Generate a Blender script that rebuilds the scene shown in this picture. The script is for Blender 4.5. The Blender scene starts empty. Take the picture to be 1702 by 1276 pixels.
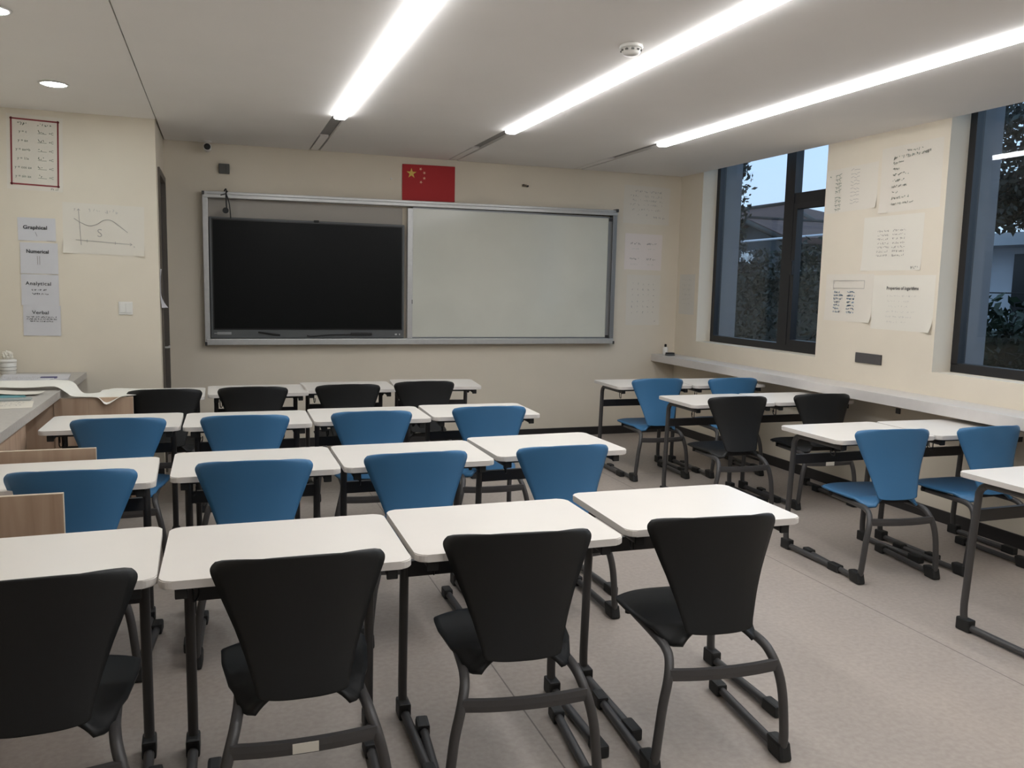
import bpy, bmesh, math, random
from mathutils import Vector, Matrix
random.seed(7)
S = bpy.context.scene
C = S.collection
# ------------------------------------------------------------------ camera
RT = Vector((0.94365016, -0.33026328, 0.0212259)); UP = Vector((0.0191145, 0.11842081, 0.99277951)); FW = Vector((0.3303922, 0.93643082, -0.11806064))
cd = bpy.data.cameras.new('camera'); cam = bpy.data.objects.new('camera', cd); C.objects.link(cam)
M = Matrix((RT, UP, -FW)).transposed().to_4x4(); M.translation = Vector((0, 0, 1.5595)); cam.matrix_world = M
cd.sensor_width = 36; cd.lens = 1383.0 * 36 / 1702; cd.clip_start = .05; cd.clip_end = 300
S.camera = cam
# ------------------------------------------------------------------ world, exposure
w = bpy.data.worlds.new('dusk_sky'); S.world = w; w.use_nodes = True
nt = w.node_tree; bg = nt.nodes['Background']
tc = nt.nodes.new('ShaderNodeTexCoord'); sp = nt.nodes.new('ShaderNodeSeparateXYZ'); rp = nt.nodes.new('ShaderNodeValToRGB')
nt.links.new(tc.outputs['Generated'], sp.inputs[0]); nt.links.new(sp.outputs['Z'], rp.inputs[0]); nt.links.new(rp.outputs[0], bg.inputs[0])
rp.color_ramp.elements[0].color = (.52, .68, .86, 1); rp.color_ramp.elements[0].position = 0
rp.color_ramp.elements[1].color = (.46, .70, 1.0, 1); rp.color_ramp.elements[1].position = .35
bg.inputs[1].default_value = 1.52
S.view_settings.view_transform = 'Standard'; S.view_settings.look = 'None'; S.view_settings.gamma = 1; S.view_settings.use_curve_mapping = False
S.view_settings.exposure = -0.17
STRIP = 23.0; SPOT = 190.0
# ------------------------------------------------------------------ room numbers (metres)
H = 2.738; D = 7.95; R = 4.669; RW = 4.834; XL = -1.70; YB = -1.6; XC = -.43
PI = math.pi
# ------------------------------------------------------------------ materials
MATS = {}
def mat(name, col, rough=.6, metal=0, spec=.5, noise=0, nscale=20, bump=0, bscale=200, emit=0, ecol=None, coat=0):
    if name in MATS: return MATS[name]
    m = bpy.data.materials.new(name); m.use_nodes = True; n = m.node_tree; b = n.nodes['Principled BSDF']
    b.inputs['Base Color'].default_value = (*col, 1); b.inputs['Roughness'].default_value = rough; b.inputs['Metallic'].default_value = metal
    b.inputs['Specular IOR Level'].default_value = spec; b.inputs['Coat Weight'].default_value = coat
    t = n.nodes.new('ShaderNodeTexCoord')
    if noise:
        x = n.nodes.new('ShaderNodeTexNoise'); x.inputs['Scale'].default_value = nscale; x.inputs['Detail'].default_value = 4
        r = n.nodes.new('ShaderNodeValToRGB'); r.color_ramp.elements[0].position = .3; r.color_ramp.elements[1].position = .7
        r.color_ramp.elements[0].color = (*[c * (1 - noise) for c in col], 1); r.color_ramp.elements[1].color = (*[min(1, c * (1 + noise)) for c in col], 1)
        n.links.new(t.outputs['Object'], x.inputs['Vector']); n.links.new(x.outputs[0], r.inputs[0]); n.links.new(r.outputs[0], b.inputs['Base Color'])
    if bump:
        x = n.nodes.new('ShaderNodeTexNoise'); x.inputs['Scale'].default_value = bscale
        u = n.nodes.new('ShaderNodeBump'); u.inputs['Strength'].default_value = bump; u.inputs['Distance'].default_value = .002
        n.links.new(t.outputs['Object'], x.inputs['Vector']); n.links.new(x.outputs[0], u.inputs['Height']); n.links.new(u.outputs[0], b.inputs['Normal'])
    if emit:
        b.inputs['Emission Color'].default_value = (*(ecol or col), 1); b.inputs['Emission Strength'].default_value = emit
    MATS[name] = m; return m
def wood(name, c1, c2, axis='Z', scale=1.0):
    m = bpy.data.materials.new(name); m.use_nodes = True; n = m.node_tree; b = n.nodes['Principled BSDF']; b.inputs['Roughness'].default_value = .5
    t = n.nodes.new('ShaderNodeTexCoord'); mp = n.nodes.new('ShaderNodeMapping')
    sc = {'Z': (14, 14, .9), 'Y': (14, .9, 14), 'X': (.9, 14, 14)}[axis]; mp.inputs['Scale'].default_value = [s * scale for s in sc]
    x = n.nodes.new('ShaderNodeTexNoise'); x.inputs['Scale'].default_value = 1.2; x.inputs['Detail'].default_value = 8; x.inputs['Distortion'].default_value = .6
    r = n.nodes.new('ShaderNodeValToRGB'); r.color_ramp.elements[0].position = .3; r.color_ramp.elements[1].position = .72
    r.color_ramp.elements[0].color = (*c1, 1); r.color_ramp.elements[1].color = (*c2, 1)
    n.links.new(t.outputs['Object'], mp.inputs[0]); n.links.new(mp.outputs[0], x.inputs['Vector']); n.links.new(x.outputs[0], r.inputs[0]); n.links.new(r.outputs[0], b.inputs['Base Color'])
    return m
WALL = mat('wall_paint', (.69, .62, .51), .85, noise=.02, nscale=3, bump=.15, bscale=120)
CEIL = mat('ceiling_paint', (.79, .76, .73), .9, noise=.015, nscale=2)
REVEAL = mat('exterior_render', (.17, .18, .20), .9, noise=.05, nscale=8)
BASEB = mat('baseboard_black', (.022, .02, .02), .4)
BLACKP = mat('black_plastic', (.011, .0112, .0115), .5, spec=.35, bump=.3, bscale=900)
BLUEP = mat('blue_plastic', (.045, .158, .315), .42, spec=.45, bump=.2, bscale=900)
FRAME = mat('grey_powder_coat', (.055, .052, .052), .42, spec=.5)
RUBBER = mat('black_rubber', (.012, .012, .012), .6)
BEAM = mat('dark_steel', (.03, .029, .031), .45)
DESKT = mat('white_laminate', (.80, .755, .70), .28, spec=.5, noise=.012, nscale=5)
DESKE = mat('white_edge', (.66, .62, .58), .5)
ALU = mat('brushed_aluminium', (.50, .50, .49), .38, metal=.55, noise=.04, nscale=30)
ALUD = mat('dark_aluminium', (.23, .235, .24), .4, metal=.5)
WB = mat('whiteboard_enamel', (.60, .60, .53), .14, spec=.5, noise=.03, nscale=2.5)
SCREEN = mat('black_glass', (.003, .0035, .0035), .35, spec=.16)
BEZEL = mat('grey_bezel', (.085, .09, .092), .4)
WFRAME = mat('window_frame_dark', (.012, .012, .014), .4)
PAPER = mat('white_paper', (.69, .64, .56), .9, spec=.1)
PAPERB = mat('bluish_paper', (.60, .59, .61), .9, spec=.1)
PAPERW = mat('warm_paper', (.71, .67, .59), .9, spec=.1)
INK = mat('black_ink', (.03, .03, .032), .8)
INKG = mat('grey_ink', (.33, .31, .29), .8)
INKB = mat('blue_ink', (.14, .24, .36), .8)
INKGR = mat('green_grey_ink', (.22, .25, .20), .8)
REDB = mat('red_border', (.24, .045, .05), .8)
FLAGR = mat('flag_red', (.42, .022, .025), .75)
FLAGY = mat('flag_gold', (.72, .52, .12), .75)
FLAGS = mat('flag_pale_star', (.75, .45, .30), .75)
WHITEP = mat('white_plastic', (.72, .70, .66), .4)
GREYP = mat('grey_plastic', (.085, .083, .075), .55)
WORKTOP = mat('grey_worktop', (.44, .41, .375), .45, noise=.07, nscale=60)
LEDGE = mat('pale_ledge', (.60, .57, .545), .4, noise=.02, nscale=20)
WOODP = wood('pale_wood_veneer', (.40, .27, .185), (.56, .41, .295), 'Z')
WOODE = mat('wood_edge_band', (.62, .51, .39), .5)
DOORM = wood('dark_door_veneer', (.035, .025, .023), (.055, .04, .036), 'Z')
DFRAME = mat('door_frame_brown', (.10, .085, .07), .5)
LIGHTM = mat('lit_diffuser', (.9, .9, .9), .5, emit=STRIP, ecol=(.97, .985, 1.0))
LEDM = mat('lit_downlight', (.9, .95, 1), .5, emit=SPOT, ecol=(.84, .95, 1.0))
CHAN = mat('grey_channel', (.27, .26, .25), .7)
GROUND = mat('outdoor_paving', (.10, .10, .10), .9, noise=.2, nscale=3)
LEAF = mat('dark_leaf', (.007, .013, .008), .6, noise=.5, nscale=6)
LEAF2 = mat('mid_leaf', (.010, .024, .010), .6, noise=.5, nscale=6)
BARK = mat('bark', (.03, .025, .02), .9)
ROOFT = mat('brown_roof_tiles', (.075, .040, .036), .85, noise=.25, nscale=5)
HWALL = mat('grey_house_wall', (.05, .055, .06), .9, noise=.1, nscale=3)
HTRIM = mat('dark_barge_board', (.028, .024, .022), .8)
WBUILD = mat('white_building_render', (.60, .62, .68), .8, noise=.04, nscale=3)
WINDK = mat('dark_opening', (.012, .012, .014), .3)
def floor_mat():
    m = bpy.data.materials.new('grey_vinyl_floor'); m.use_nodes = True; n = m.node_tree; b = n.nodes['Principled BSDF']
    t = n.nodes.new('ShaderNodeTexCoord'); L = n.links.new
    b.inputs['Roughness'].default_value = .42; b.inputs['Specular IOR Level'].default_value = .4
    x = n.nodes.new('ShaderNodeTexNoise'); x.inputs['Scale'].default_value = 45; x.inputs['Detail'].default_value = 6
    r = n.nodes.new('ShaderNodeValToRGB'); r.color_ramp.elements[0].position = .32; r.color_ramp.elements[1].position = .68
    r.color_ramp.elements[0].color = (.36, .312, .275, 1); r.color_ramp.elements[1].color = (.42, .37, .33, 1)
    x2 = n.nodes.new('ShaderNodeTexNoise'); x2.inputs['Scale'].default_value = 2.2; x2.inputs['Detail'].default_value = 3
    r2 = n.nodes.new('ShaderNodeValToRGB'); r2.color_ramp.elements[0].color = (.86, .86, .86, 1); r2.color_ramp.elements[1].color = (1.06, 1.05, 1.03, 1)
    mx = n.nodes.new('ShaderNodeMix'); mx.data_type = 'RGBA'; mx.blend_type = 'MULTIPLY'; mx.inputs[0].default_value = 1
    for a in (x, x2): L(t.outputs['Object'], a.inputs['Vector'])
    L(x.outputs[0], r.inputs[0]); L(x2.outputs[0], r2.inputs[0]); L(r.outputs[0], mx.inputs[6]); L(r2.outputs[0], mx.inputs[7])
    mp = n.nodes.new('ShaderNodeMapping'); mp.inputs['Rotation'].default_value = (0, 0, PI / 2); mp.inputs['Location'].default_value = (-2.86, -1.035 + 4, 0)
    br = n.nodes.new('ShaderNodeTexBrick'); br.inputs['Scale'].default_value = 1; br.inputs['Brick Width'].default_value = 9; br.inputs['Row Height'].default_value = 2.0
    br.inputs['Mortar Size'].default_value = .0035; br.inputs['Mortar Smooth'].default_value = .3
    br.inputs['Color1'].default_value = br.inputs['Color2'].default_value = (1, 1, 1, 1); br.inputs['Mortar'].default_value = (.45, .45, .45, 1)
    L(t.outputs['Object'], mp.inputs[0]); L(mp.outputs[0], br.inputs['Vector'])
    m2 = n.nodes.new('ShaderNodeMix'); m2.data_type = 'RGBA'; m2.blend_type = 'MULTIPLY'; m2.inputs[0].default_value = 1
    L(mx.outputs[2], m2.inputs[6]); L(br.outputs[0], m2.inputs[7]); L(m2.outputs[2], b.inputs['Base Color'])
    return m
FLOORM = floor_mat()
def glass_mat():
    m = bpy.data.materials.new('window_glass'); m.use_nodes = True; n = m.node_tree; n.nodes.clear(); L = n.links.new
    o = n.nodes.new('ShaderNodeOutputMaterial'); t = n.nodes.new('ShaderNodeBsdfTransparent'); t.inputs[0].default_value = (.95, .97, .98, 1)
    g = n.nodes.new('ShaderNodeBsdfGlossy'); g.inputs['Roughness'].default_value = .01; f = n.nodes.new('ShaderNodeFresnel'); gm = n.nodes.new('ShaderNodeNewGeometry'); mr = n.nodes.new('ShaderNodeMapRange'); mr.inputs[3].default_value = 1.45; mr.inputs[4].default_value = 1 / 1.45; L(gm.outputs['Backfacing'], mr.inputs[0]); L(mr.outputs[0], f.inputs[0])
    mx = n.nodes.new('ShaderNodeMixShader'); L(f.outputs[0], mx.inputs[0]); L(t.outputs[0], mx.inputs[1]); L(g.outputs[0], mx.inputs[2]); L(mx.outputs[0], o.inputs[0])
    return m
GLASS = glass_mat()
# ------------------------------------------------------------------ mesh helpers
def box(bm, x0, x1, y0, y1, z0, z1, bev=0):
    vs = [bm.verts.new((x, y, z)) for x in (x0, x1) for y in (y0, y1) for z in (z0, z1)]
    fs = [bm.faces.new([vs[i] for i in f]) for f in ((0, 1, 3, 2), (4, 6, 7, 5), (0, 4, 5, 1), (2, 3, 7, 6), (0, 2, 6, 4), (1, 5, 7, 3))]
    if bev:
        es = list({e for f in fs for e in f.edges}); bmesh.ops.bevel(bm, geom=es, offset=bev, segments=2, affect='EDGES', profile=.6)
    return vs
def spline(pts, n=5):
    P = [Vector(p) for p in pts]; o = []
    for i in range(len(P) - 1):
        p0 = P[max(i - 1, 0)]; p1 = P[i]; p2 = P[i + 1]; p3 = P[min(i + 2, len(P) - 1)]
        for k in range(n):
            t = k / n; o.append(.5 * ((2 * p1) + (-p0 + p2) * t + (2 * p0 - 5 * p1 + 4 * p2 - p3) * t * t + (-p0 + 3 * p1 - 3 * p2 + p3) * t ** 3))
    o.append(P[-1]); return o
def tube(bm, pts, r, seg=10, cap=True, ry=None):
    pts = [Vector(p) for p in pts]; rings = []; ref = None
    for i, p in enumerate(pts):
        d = (pts[min(i + 1, len(pts) - 1)] - pts[max(i - 1, 0)]).normalized()
        if ref is None: ref = d.orthogonal().normalized() if abs(d.x) > .9 else Vector((1, 0, 0))
        a = (ref - d * ref.dot(d)).normalized(); b = d.cross(a); ref = a
        rr = r[i] if isinstance(r, (list, tuple)) else r; r2 = ry if ry else rr
        rings.append([bm.verts.new(p + a * math.cos(2 * PI * k / seg) * rr + b * math.sin(2 * PI * k / seg) * r2) for k in range(seg)])
    for A, B in zip(rings, rings[1:]):
        for k in range(seg):
            f = bm.faces.new((A[k], A[(k + 1) % seg], B[(k + 1) % seg], B[k])); f.smooth = True
    if cap: bm.faces.new(rings[0][::-1]); bm.faces.new(rings[-1])
def lathe(bm, prof, seg=24, o=(0, 0, 0), axis='Z'):
    rings = []
    for (r, z) in prof:
        ring = []
        for k in range(seg):
            a = 2 * PI * k / seg; v = (r * math.cos(a), r * math.sin(a), z)
            if axis == 'Y': v = (v[0], z, v[1])
            ring.append(bm.verts.new((v[0] + o[0], v[1] + o[1], v[2] + o[2])))
        rings.append(ring)
    for A, B in zip(rings, rings[1:]):
        for k in range(seg):
            f = bm.faces.new((A[k], A[(k + 1) % seg], B[(k + 1) % seg], B[k])); f.smooth = True
    bm.faces.new(rings[0][::-1]); bm.faces.new(rings[-1])
def prism(bm, poly, z0, z1, bev=0):
    a = [bm.verts.new((x, y, z0)) for x, y in poly]; b = [bm.verts.new((x, y, z1)) for x, y in poly]; n = len(poly)
    f0 = bm.faces.new(a[::-1]); f1 = bm.faces.new(b); fs = [bm.faces.new((a[i], a[(i + 1) % n], b[(i + 1) % n], b[i])) for i in range(n)]
    if bev:
        es = list(f0.edges) + list(f1.edges); bmesh.ops.bevel(bm, geom=es, offset=bev, segments=2, affect='EDGES')
def sheet(bm, fn, nu, nv, thick=.0006):
    """a thin sheet with real thickness; fn(u,v)->(a,b,c), thickness along +c"""
    top = [[bm.verts.new(fn(i / nu, j / nv)) for j in range(nv + 1)] for i in range(nu + 1)]
    bot = [[bm.verts.new(v.co - Vector((0, 0, thick))) for v in col] for col in top]
    for i in range(nu):
        for j in range(nv):
            f = bm.faces.new((top[i][j], top[i + 1][j], top[i + 1][j + 1], top[i][j + 1])); f.smooth = True
            f = bm.faces.new((bot[i][j], bot[i][j + 1], bot[i + 1][j + 1], bot[i + 1][j])); f.smooth = True
    for i in range(nu):
        bm.faces.new((top[i][0], bot[i][0], bot[i + 1][0], top[i + 1][0])); bm.faces.new((top[i][nv], top[i + 1][nv], bot[i + 1][nv], bot[i][nv]))
    for j in range(nv):
        bm.faces.new((top[0][j], top[0][j + 1], bot[0][j + 1], bot[0][j])); bm.faces.new((top[nu][j], bot[nu][j], bot[nu][j + 1], top[nu][j + 1]))
    for e in bm.edges:
        if len(e.link_faces) == 2 and e.link_faces[0].smooth != e.link_faces[1].smooth: e.smooth = False
def new(): return bmesh.new()
def obj(name, bm, m, parent=None, mw=None):
    bmesh.ops.recalc_face_normals(bm, faces=bm.faces)
    me = bpy.data.meshes.new(name); bm.to_mesh(me); bm.free()
    for x in (m if isinstance(m, (list, tuple)) else [m]): me.materials.append(x)
    o = bpy.data.objects.new(name, me); C.objects.link(o)
    if parent: o.parent = parent
    elif mw is not None: o.matrix_world = mw
    return o
def tag(o, label, cat, group=None):
    o['label'] = label; o['category'] = cat
    if group: o['group'] = group
    return o
def thing(name, label, cat, loc=(0, 0, 0), rz=0, group=None):
    o = bpy.data.objects.new(name, None); C.objects.link(o); o.location = loc; o.rotation_euler = (0, 0, rz); o.empty_display_size = .1
    return tag(o, label, cat, group)
def struct(name, bm, m, parent=None):
    o = obj(name, bm, m, parent)
    if not parent: o['kind'] = 'structure'
    return o
def B(*b, **k):
    bm = new()
    for x in b: box(bm, *x, **k)
    return bm
def dup(root, loc, rz, label, group=None, skip=()):
    r = root.copy(); C.objects.link(r); r.location = loc; r.rotation_euler = (0, 0, rz); r['label'] = label
    if group: r['group'] = group
    for ch in list(root.children):
        c = ch.copy(); C.objects.link(c); c.parent = r
        for g in ch.children:
            d = g.copy(); C.objects.link(d); d.parent = c
    return r
# frames of the walls: local a = to the right, b = up, c = out of the wall
def frame(o, a, n):
    m = Matrix((a, (0, 0, 1), n)).transposed().to_4x4(); m.translation = Vector(o); return m
F_FRONT = lambda x, z, y=D: frame((x, y, z), (1, 0, 0), (0, -1, 0))
F_RIGHT = lambda y, z, x=R: frame((x, y, z), (0, -1, 0), (-1, 0, 0))
F_RET = lambda y, z, x=XC: frame((x, y, z), (0, 1, 0), (1, 0, 0))
def text_bm(s, size, bold=0, width=None, spacing=1):
    c = bpy.data.curves.new('t', 'FONT'); c.body = s; c.size = size; c.offset = bold; c.align_x = 'CENTER'; c.align_y = 'CENTER'; c.space_character = spacing; c.resolution_u = 3
    o = bpy.data.objects.new('t', c); C.objects.link(o); dg = bpy.context.evaluated_depsgraph_get(); dg.update()
    me = bpy.data.meshes.new_from_object(o.evaluated_get(dg)); bpy.data.objects.remove(o); bpy.data.curves.remove(c)
    if width:
        xs = [v.co.x for v in me.vertices]; k = width / (max(xs) - min(xs))
        for v in me.vertices: v.co.x *= k
    return me
def add_text(bm, s, x, y, size, bold=0, width=None, c=.0025, rot=0, spacing=1):
    me = text_bm(s, size, bold, width, spacing); me.transform(Matrix.Translation((x, y, c)) @ Matrix.Rotation(rot, 4, 'Z')); bm.from_mesh(me); bpy.data.meshes.remove(me)
def stroke(bm, pts, w=.003, c=.0045):
    for (p, q) in zip(pts, pts[1:]):
        p = Vector((*p, 0)); q = Vector((*q, 0)); d = q - p
        if d.length < 1e-5: continue
        d.normalize(); n = Vector((-d.y, d.x, 0)) * w / 2; p = p - d * w * .3; q = q + d * w * .3
        bm.faces.new([bm.verts.new(v + Vector((0, 0, c))) for v in (p - n, q - n, q + n, p + n)])
def scribble(bm, x0, x1, y, h, rnd, w=.0025, gap=.25, dense=1, slant=0):
    w = w * 1.45
    """a line of illegible handwriting"""
    x = x0; cw = h * .75
    while x < x1 - cw:
        L = rnd.randint(2, 6)
        for k in range(L):
            if x > x1 - cw: break
            n = rnd.choice((2, 3, 4)); yy = y + (x - x0) * slant
            pts = [(x + rnd.uniform(0, cw * .8), yy + rnd.uniform(-h / 2, h / 2)) for _ in range(n)]
            if rnd.random() < dense: stroke(bm, pts, w)
            x += cw
        x += cw * (.6 + gap * rnd.random() * 2)

# ================================================================== THE SETTING
struct('floor', B((XL - .2, RW + .32, YB - .2, D + .2, -.12, 0)), FLOORM)
struct('wall_front', B((XL - .2, RW + .32, D, D + .2, 0, 3.3)), WALL)
struct('wall_left', B((XL - .2, XL, YB - .2, 6.97, 0, 3.3)), WALL)
struct('wall_back', B((XL, RW + .32, YB - .2, YB, 0, 3.3)), mat('low_bounce_wall', (.07, .068, .065), .8))  # unseen wall behind the camera, coloured dark to cut bounce light
# poster wall standing forward, with the return wall that holds the door
bm = new(); box(bm, XL - .2, XC, 6.97, 7.06, 0, 3.3); box(bm, XC - .11, XC, 7.06, 7.13, 0, 3.3); box(bm, XC - .11, XC, 7.13, D, 2.41, 3.3); box(bm, XC - .11, XC, 7.92, D, 0, 2.41)
struct('wall_partition', bm, WALL)
# right wall with two windows
W1 = (5.675, 7.52); W2 = (2.3, 4.467); SILL = 1.02; HEAD = 3.02; XO = RW + .28
bm = new()
box(bm, R, XO, YB, D, 0, SILL); box(bm, R, XO, YB, D, HEAD, 3.3)
box(bm, R, XO, W1[1], D, SILL, HEAD); box(bm, R, XO, W2[1], W1[0], SILL, HEAD); box(bm, R, XO, YB, W2[0], SILL, HEAD)
wr = struct('wall_right', bm, [WALL, REVEAL])
for p in wr.data.polygons:
    if p.center.x > XO - .01: p.material_index = 1
for i, (a, b) in enumerate((W1, W2)):       # outer render lining the reveals outside the frames
    bm = new(); box(bm, RW + .07, XO + .01, b - .012, b, SILL, HEAD); box(bm, RW + .07, XO + .01, a, a + .012, SILL, HEAD); box(bm, RW + .07, XO + .03, a, b, SILL, SILL + .015)
    struct('trim_%d' % (i + 1), bm, REVEAL)
# ceiling: slabs between the light channels, a shadow gap at the left
LX = (.845, 2.145, 3.458); LW = .05
xs = [XC + .012] + [v for x in LX for v in (x - LW, x + LW)] + [R - .0]
bm = new()
for i in range(0, 8, 2): box(bm, xs[i], xs[i + 1], YB, D - .008, H, H + .03)
box(bm, XL, XC + .006, YB, 6.97, H, H + .03)
box(bm, XL, R, YB, D, H + .10, H + .13)
box(bm, R - .03, R, YB, D, H + .03, H + .10)
struct('ceiling', bm, CEIL)
# baseboards
bm = new(); box(bm, XC, R, D - .012, D, 0, .085); struct('baseboard_front', bm, BASEB)
bm = new(); box(bm, R - .012, R, YB, D - .012, 0, .085); struct('baseboard_right', bm, BASEB)
bm = new(); box(bm, XL, XC, 6.958, 6.97, 0, .085); struct('baseboard_partition', bm, BASEB)
# door in the return wall
bm = new(); box(bm, XC - .05, XC - .02, 7.18, 7.87, 0, 2.36)
dr = struct('door_1', bm, DOORM)
bm = new(); box(bm, XC - .08, XC + .015, 7.13, 7.18, 0, 2.41); box(bm, XC - .08, XC + .015, 7.87, 7.92, 0, 2.41); box(bm, XC - .08, XC + .015, 7.18, 7.87, 2.36, 2.41)
obj('door_frame', bm, DFRAME, dr)
bm = new(); tube(bm, spline([(XC - .02, 7.25, 1.0), (XC + .03, 7.25, 1.0), (XC + .04, 7.29, 1.0), (XC + .04, 7.36, 1.0)]), .009); obj('door_handle', bm, ALU, dr)
# windows
def window(n, y0, y1, mull, transoms):
    x0, x1 = RW, RW + .07; f = .055
    bm = new(); box(bm, x0, x1, y0, y1, SILL, SILL + f + .01, bev=.004); box(bm, x0, x1, y0, y1, HEAD - f, HEAD, bev=.004)
    for a in (y0, y1 - f): box(bm, x0, x1, a, a + f, SILL + f, HEAD - f)
    box(bm, x0 - .01, x1, mull[0], mull[1], SILL + f, HEAD - f)
    w = struct('window_%d' % n, bm, WFRAME)
    for (a, b, z0, z1, sash) in transoms:
        g = new(); box(g, x0 + .028, x0 + .034, a, b, z0, z1); obj('pane', g, GLASS, w)
        if sash:
            s = new(); q = .05; box(s, x0 - .006, x1 - .01, a, b, z0, z0 + q); box(s, x0 - .006, x1 - .01, a, b, z1 - q, z1); box(s, x0 - .006, x1 - .01, a, a + q, z0 + q, z1 - q); box(s, x0 - .006, x1 - .01, b - q, b, z0 + q, z1 - q)
            obj('sash', s, WFRAME, w)
    return w
f = .055
w1 = window(1, *W1, (6.27, 6.40), [(6.40, W1[1] - f, SILL + f, HEAD - f, False), (W1[0] + f, 6.27, SILL + f, 2.33, True), (W1[0] + f, 6.27, 2.42, HEAD - f, False)])
bm = new(); box(bm, RW, RW + .07, W1[0] + f, 6.27, 2.33, 2.42, bev=.003); obj('transom', bm, WFRAME, w1)
bm = new(); box(bm, RW - .03, RW - .008, 6.22, 6.245, 1.70, 1.83, bev=.004); obj('window_handle', bm, WFRAME, w1)
w2 = window(2, *W2, (3.15, 3.25), [(3.25, W2[1] - f, SILL + f, HEAD - f, False), (W2[0] + f, 3.15, SILL + f, HEAD - f, True)])

# ================================================================== LIGHTS
LL = ['left', 'middle', 'right']
for i, x in enumerate(LX):
    t = thing('linear_light', ['long lit ceiling strip nearest the left, ending above the dark screen', 'long lit ceiling strip in the middle, beside the smoke detector', 'long lit ceiling strip nearest the windows'][i], 'ceiling light', (x, 0, H), 0, 'recessed linear lights')
    bm = new(); prof = [(-.045, .010), (-.043, -.018), (-.030, -.026), (.030, -.026), (.043, -.018), (.045, .010)]
    a = [bm.verts.new((px, YB + .3, pz)) for px, pz in prof]; b = [bm.verts.new((px, 6.23, pz)) for px, pz in prof]
    for k in range(6): bm.faces.new((a[k], a[(k + 1) % 6], b[(k + 1) % 6], b[k]))
    bm.faces.new(a); bm.faces.new(b[::-1]); obj('diffuser', bm, LIGHTM, t)
    bm = new(); box(bm, -.0495, .0495, YB + .3, D - .012, .022, .060)
    obj('channel', bm, CHAN, t)
    bm = new(); box(bm, -.034, .034, 7.17, D - .012, .003, .02); obj('cover_plate', bm, CEIL, t)
for k, (y, lab) in enumerate(((5.98, 'round white downlight in the ceiling before the poster wall'), (4.45, 'round white downlight cut by the top left corner of the picture'), (2.9, None), (1.35, None))):
    if lab is None: continue
    t = thing('downlight', lab, 'downlight', (-.94, y, H), 0, 'round downlights')
    bm = new(); lathe(bm, [(.075, 0), (.085, -.004), (.080, -.010), (.068, -.006), (.060, .0)], 32); obj('trim_ring', bm, WHITEP, t)
    bm = new(); lathe(bm, [(.05, -.001), (.062, -.006), (.055, -.011), (.02, -.013)], 32); obj('lens', bm, LEDM, t)
t = thing('smoke_detector', 'white round smoke detector on the ceiling beside the middle light strip', 'smoke detector', (1.93, 3.82, H))
bm = new(); lathe(bm, [(.055, 0), (.058, -.012), (.052, -.018)], 28); obj('base_plate', bm, WHITEP, t)
bm = new(); lathe(bm, [(.048, -.018), (.046, -.034), (.036, -.046), (.015, -.050)], 28); obj('sensor_head', bm, WHITEP, t)
bm = new()
for k in range(10):
    a = 2 * PI * k / 10; box(bm, .0455 * math.cos(a) - .006, .0455 * math.cos(a) + .006, .0455 * math.sin(a) - .006, .0455 * math.sin(a) + .006, -.032, -.024)
obj('vent_slots', bm, GREYP, t)

# ================================================================== DESKS
DW, DD = .70, .522
def rrect(w, d, r, n=6):
    p = []
    for cx, cy, a0 in ((w / 2 - r, d / 2 - r, 0), (-w / 2 + r, d / 2 - r, PI / 2), (-w / 2 + r, -d / 2 + r, PI), (w / 2 - r, -d / 2 + r, 1.5 * PI)):
        for k in range(n + 1):
            a = a0 + PI / 2 * k / n; p.append((cx + r * math.cos(a), cy + r * math.sin(a)))
    return p
def make_desk():
    t = thing('student_desk', '', 'desk')
    bm = new(); prism(bm, rrect(DW - .006, DD, .035), .726, .75, bev=.003)
    o = obj('desk_top', bm, [DESKT, DESKE], t)
    for p in o.data.polygons:
        if abs(p.normal.z) < .5: p.material_index = 1
    fy = DD / 2; ny = -DD / 2
    for s in (-1, 1):
        x = s * (DW / 2 - .06)
        bm = new()
        path = [(x, ny + .03, .705), (x, fy - .16, .705), (x, fy - .11, .698), (x, fy - .082, .668), (x, fy - .075, .60), (x, fy - .055, .20), (x, fy - .052, .10), (x, fy - .060, .050), (x, fy - .09, .026), (x, fy - .14, .022), (x, ny + .0, .022)]
        tube(bm, spline(path, 4), .0165, 12); l = obj('leg', bm, FRAME, t)
        bm = new(); box(bm, x - .022, x + .022, fy - .105, fy - .030, 0, .060, bev=.008); obj('foot_cap', bm, RUBBER, l)
        bm = new(); box(bm, x - .021, x + .021, ny - .015, ny + .075, 0, .044, bev=.009); obj('foot_cap', bm, RUBBER, l)
        bm = new(); box(bm, x - .017, x + .017, ny + .022, ny + .034, .689, .722, bev=.004); obj('end_plug', bm, RUBBER, l)
    x = DW / 2 - .07
    bm = new(); box(bm, -x, x, fy - .085, fy - .062, .525, .583, bev=.003); obj('cross_beam', bm, BEAM, t)
    bm = new(); box(bm, -x, x, fy - .13, fy - .10, .690, .724); obj('top_rail', bm, BEAM, t); bm = new(); box(bm, -x, x, ny + .06, ny + .085, .706, .726); obj('top_rail', bm, BEAM, t)
    bm = new(); xx = -DW / 2 + .085
    tube(bm, spline([(xx, ny + .12, .715), (xx, ny + .12, .655), (xx + .004, ny + .13, .640), (xx + .01, ny + .16, .638), (xx + .014, ny + .175, .650), (xx + .014, ny + .178, .668)], 4), .0032, 6)
    tube(bm, spline([(xx, ny + .15, .715), (xx, ny + .15, .668), (xx, ny + .145, .66)], 4), .0032, 6); obj('bag_hook', bm, RUBBER, t)
    bm = new(); lathe(bm, [(.016, .726), (.015, .712), (.006, .690)], 12, (DW / 2 - .10, ny + .09, 0)); obj('knob', bm, RUBBER, t)
    return t
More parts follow.
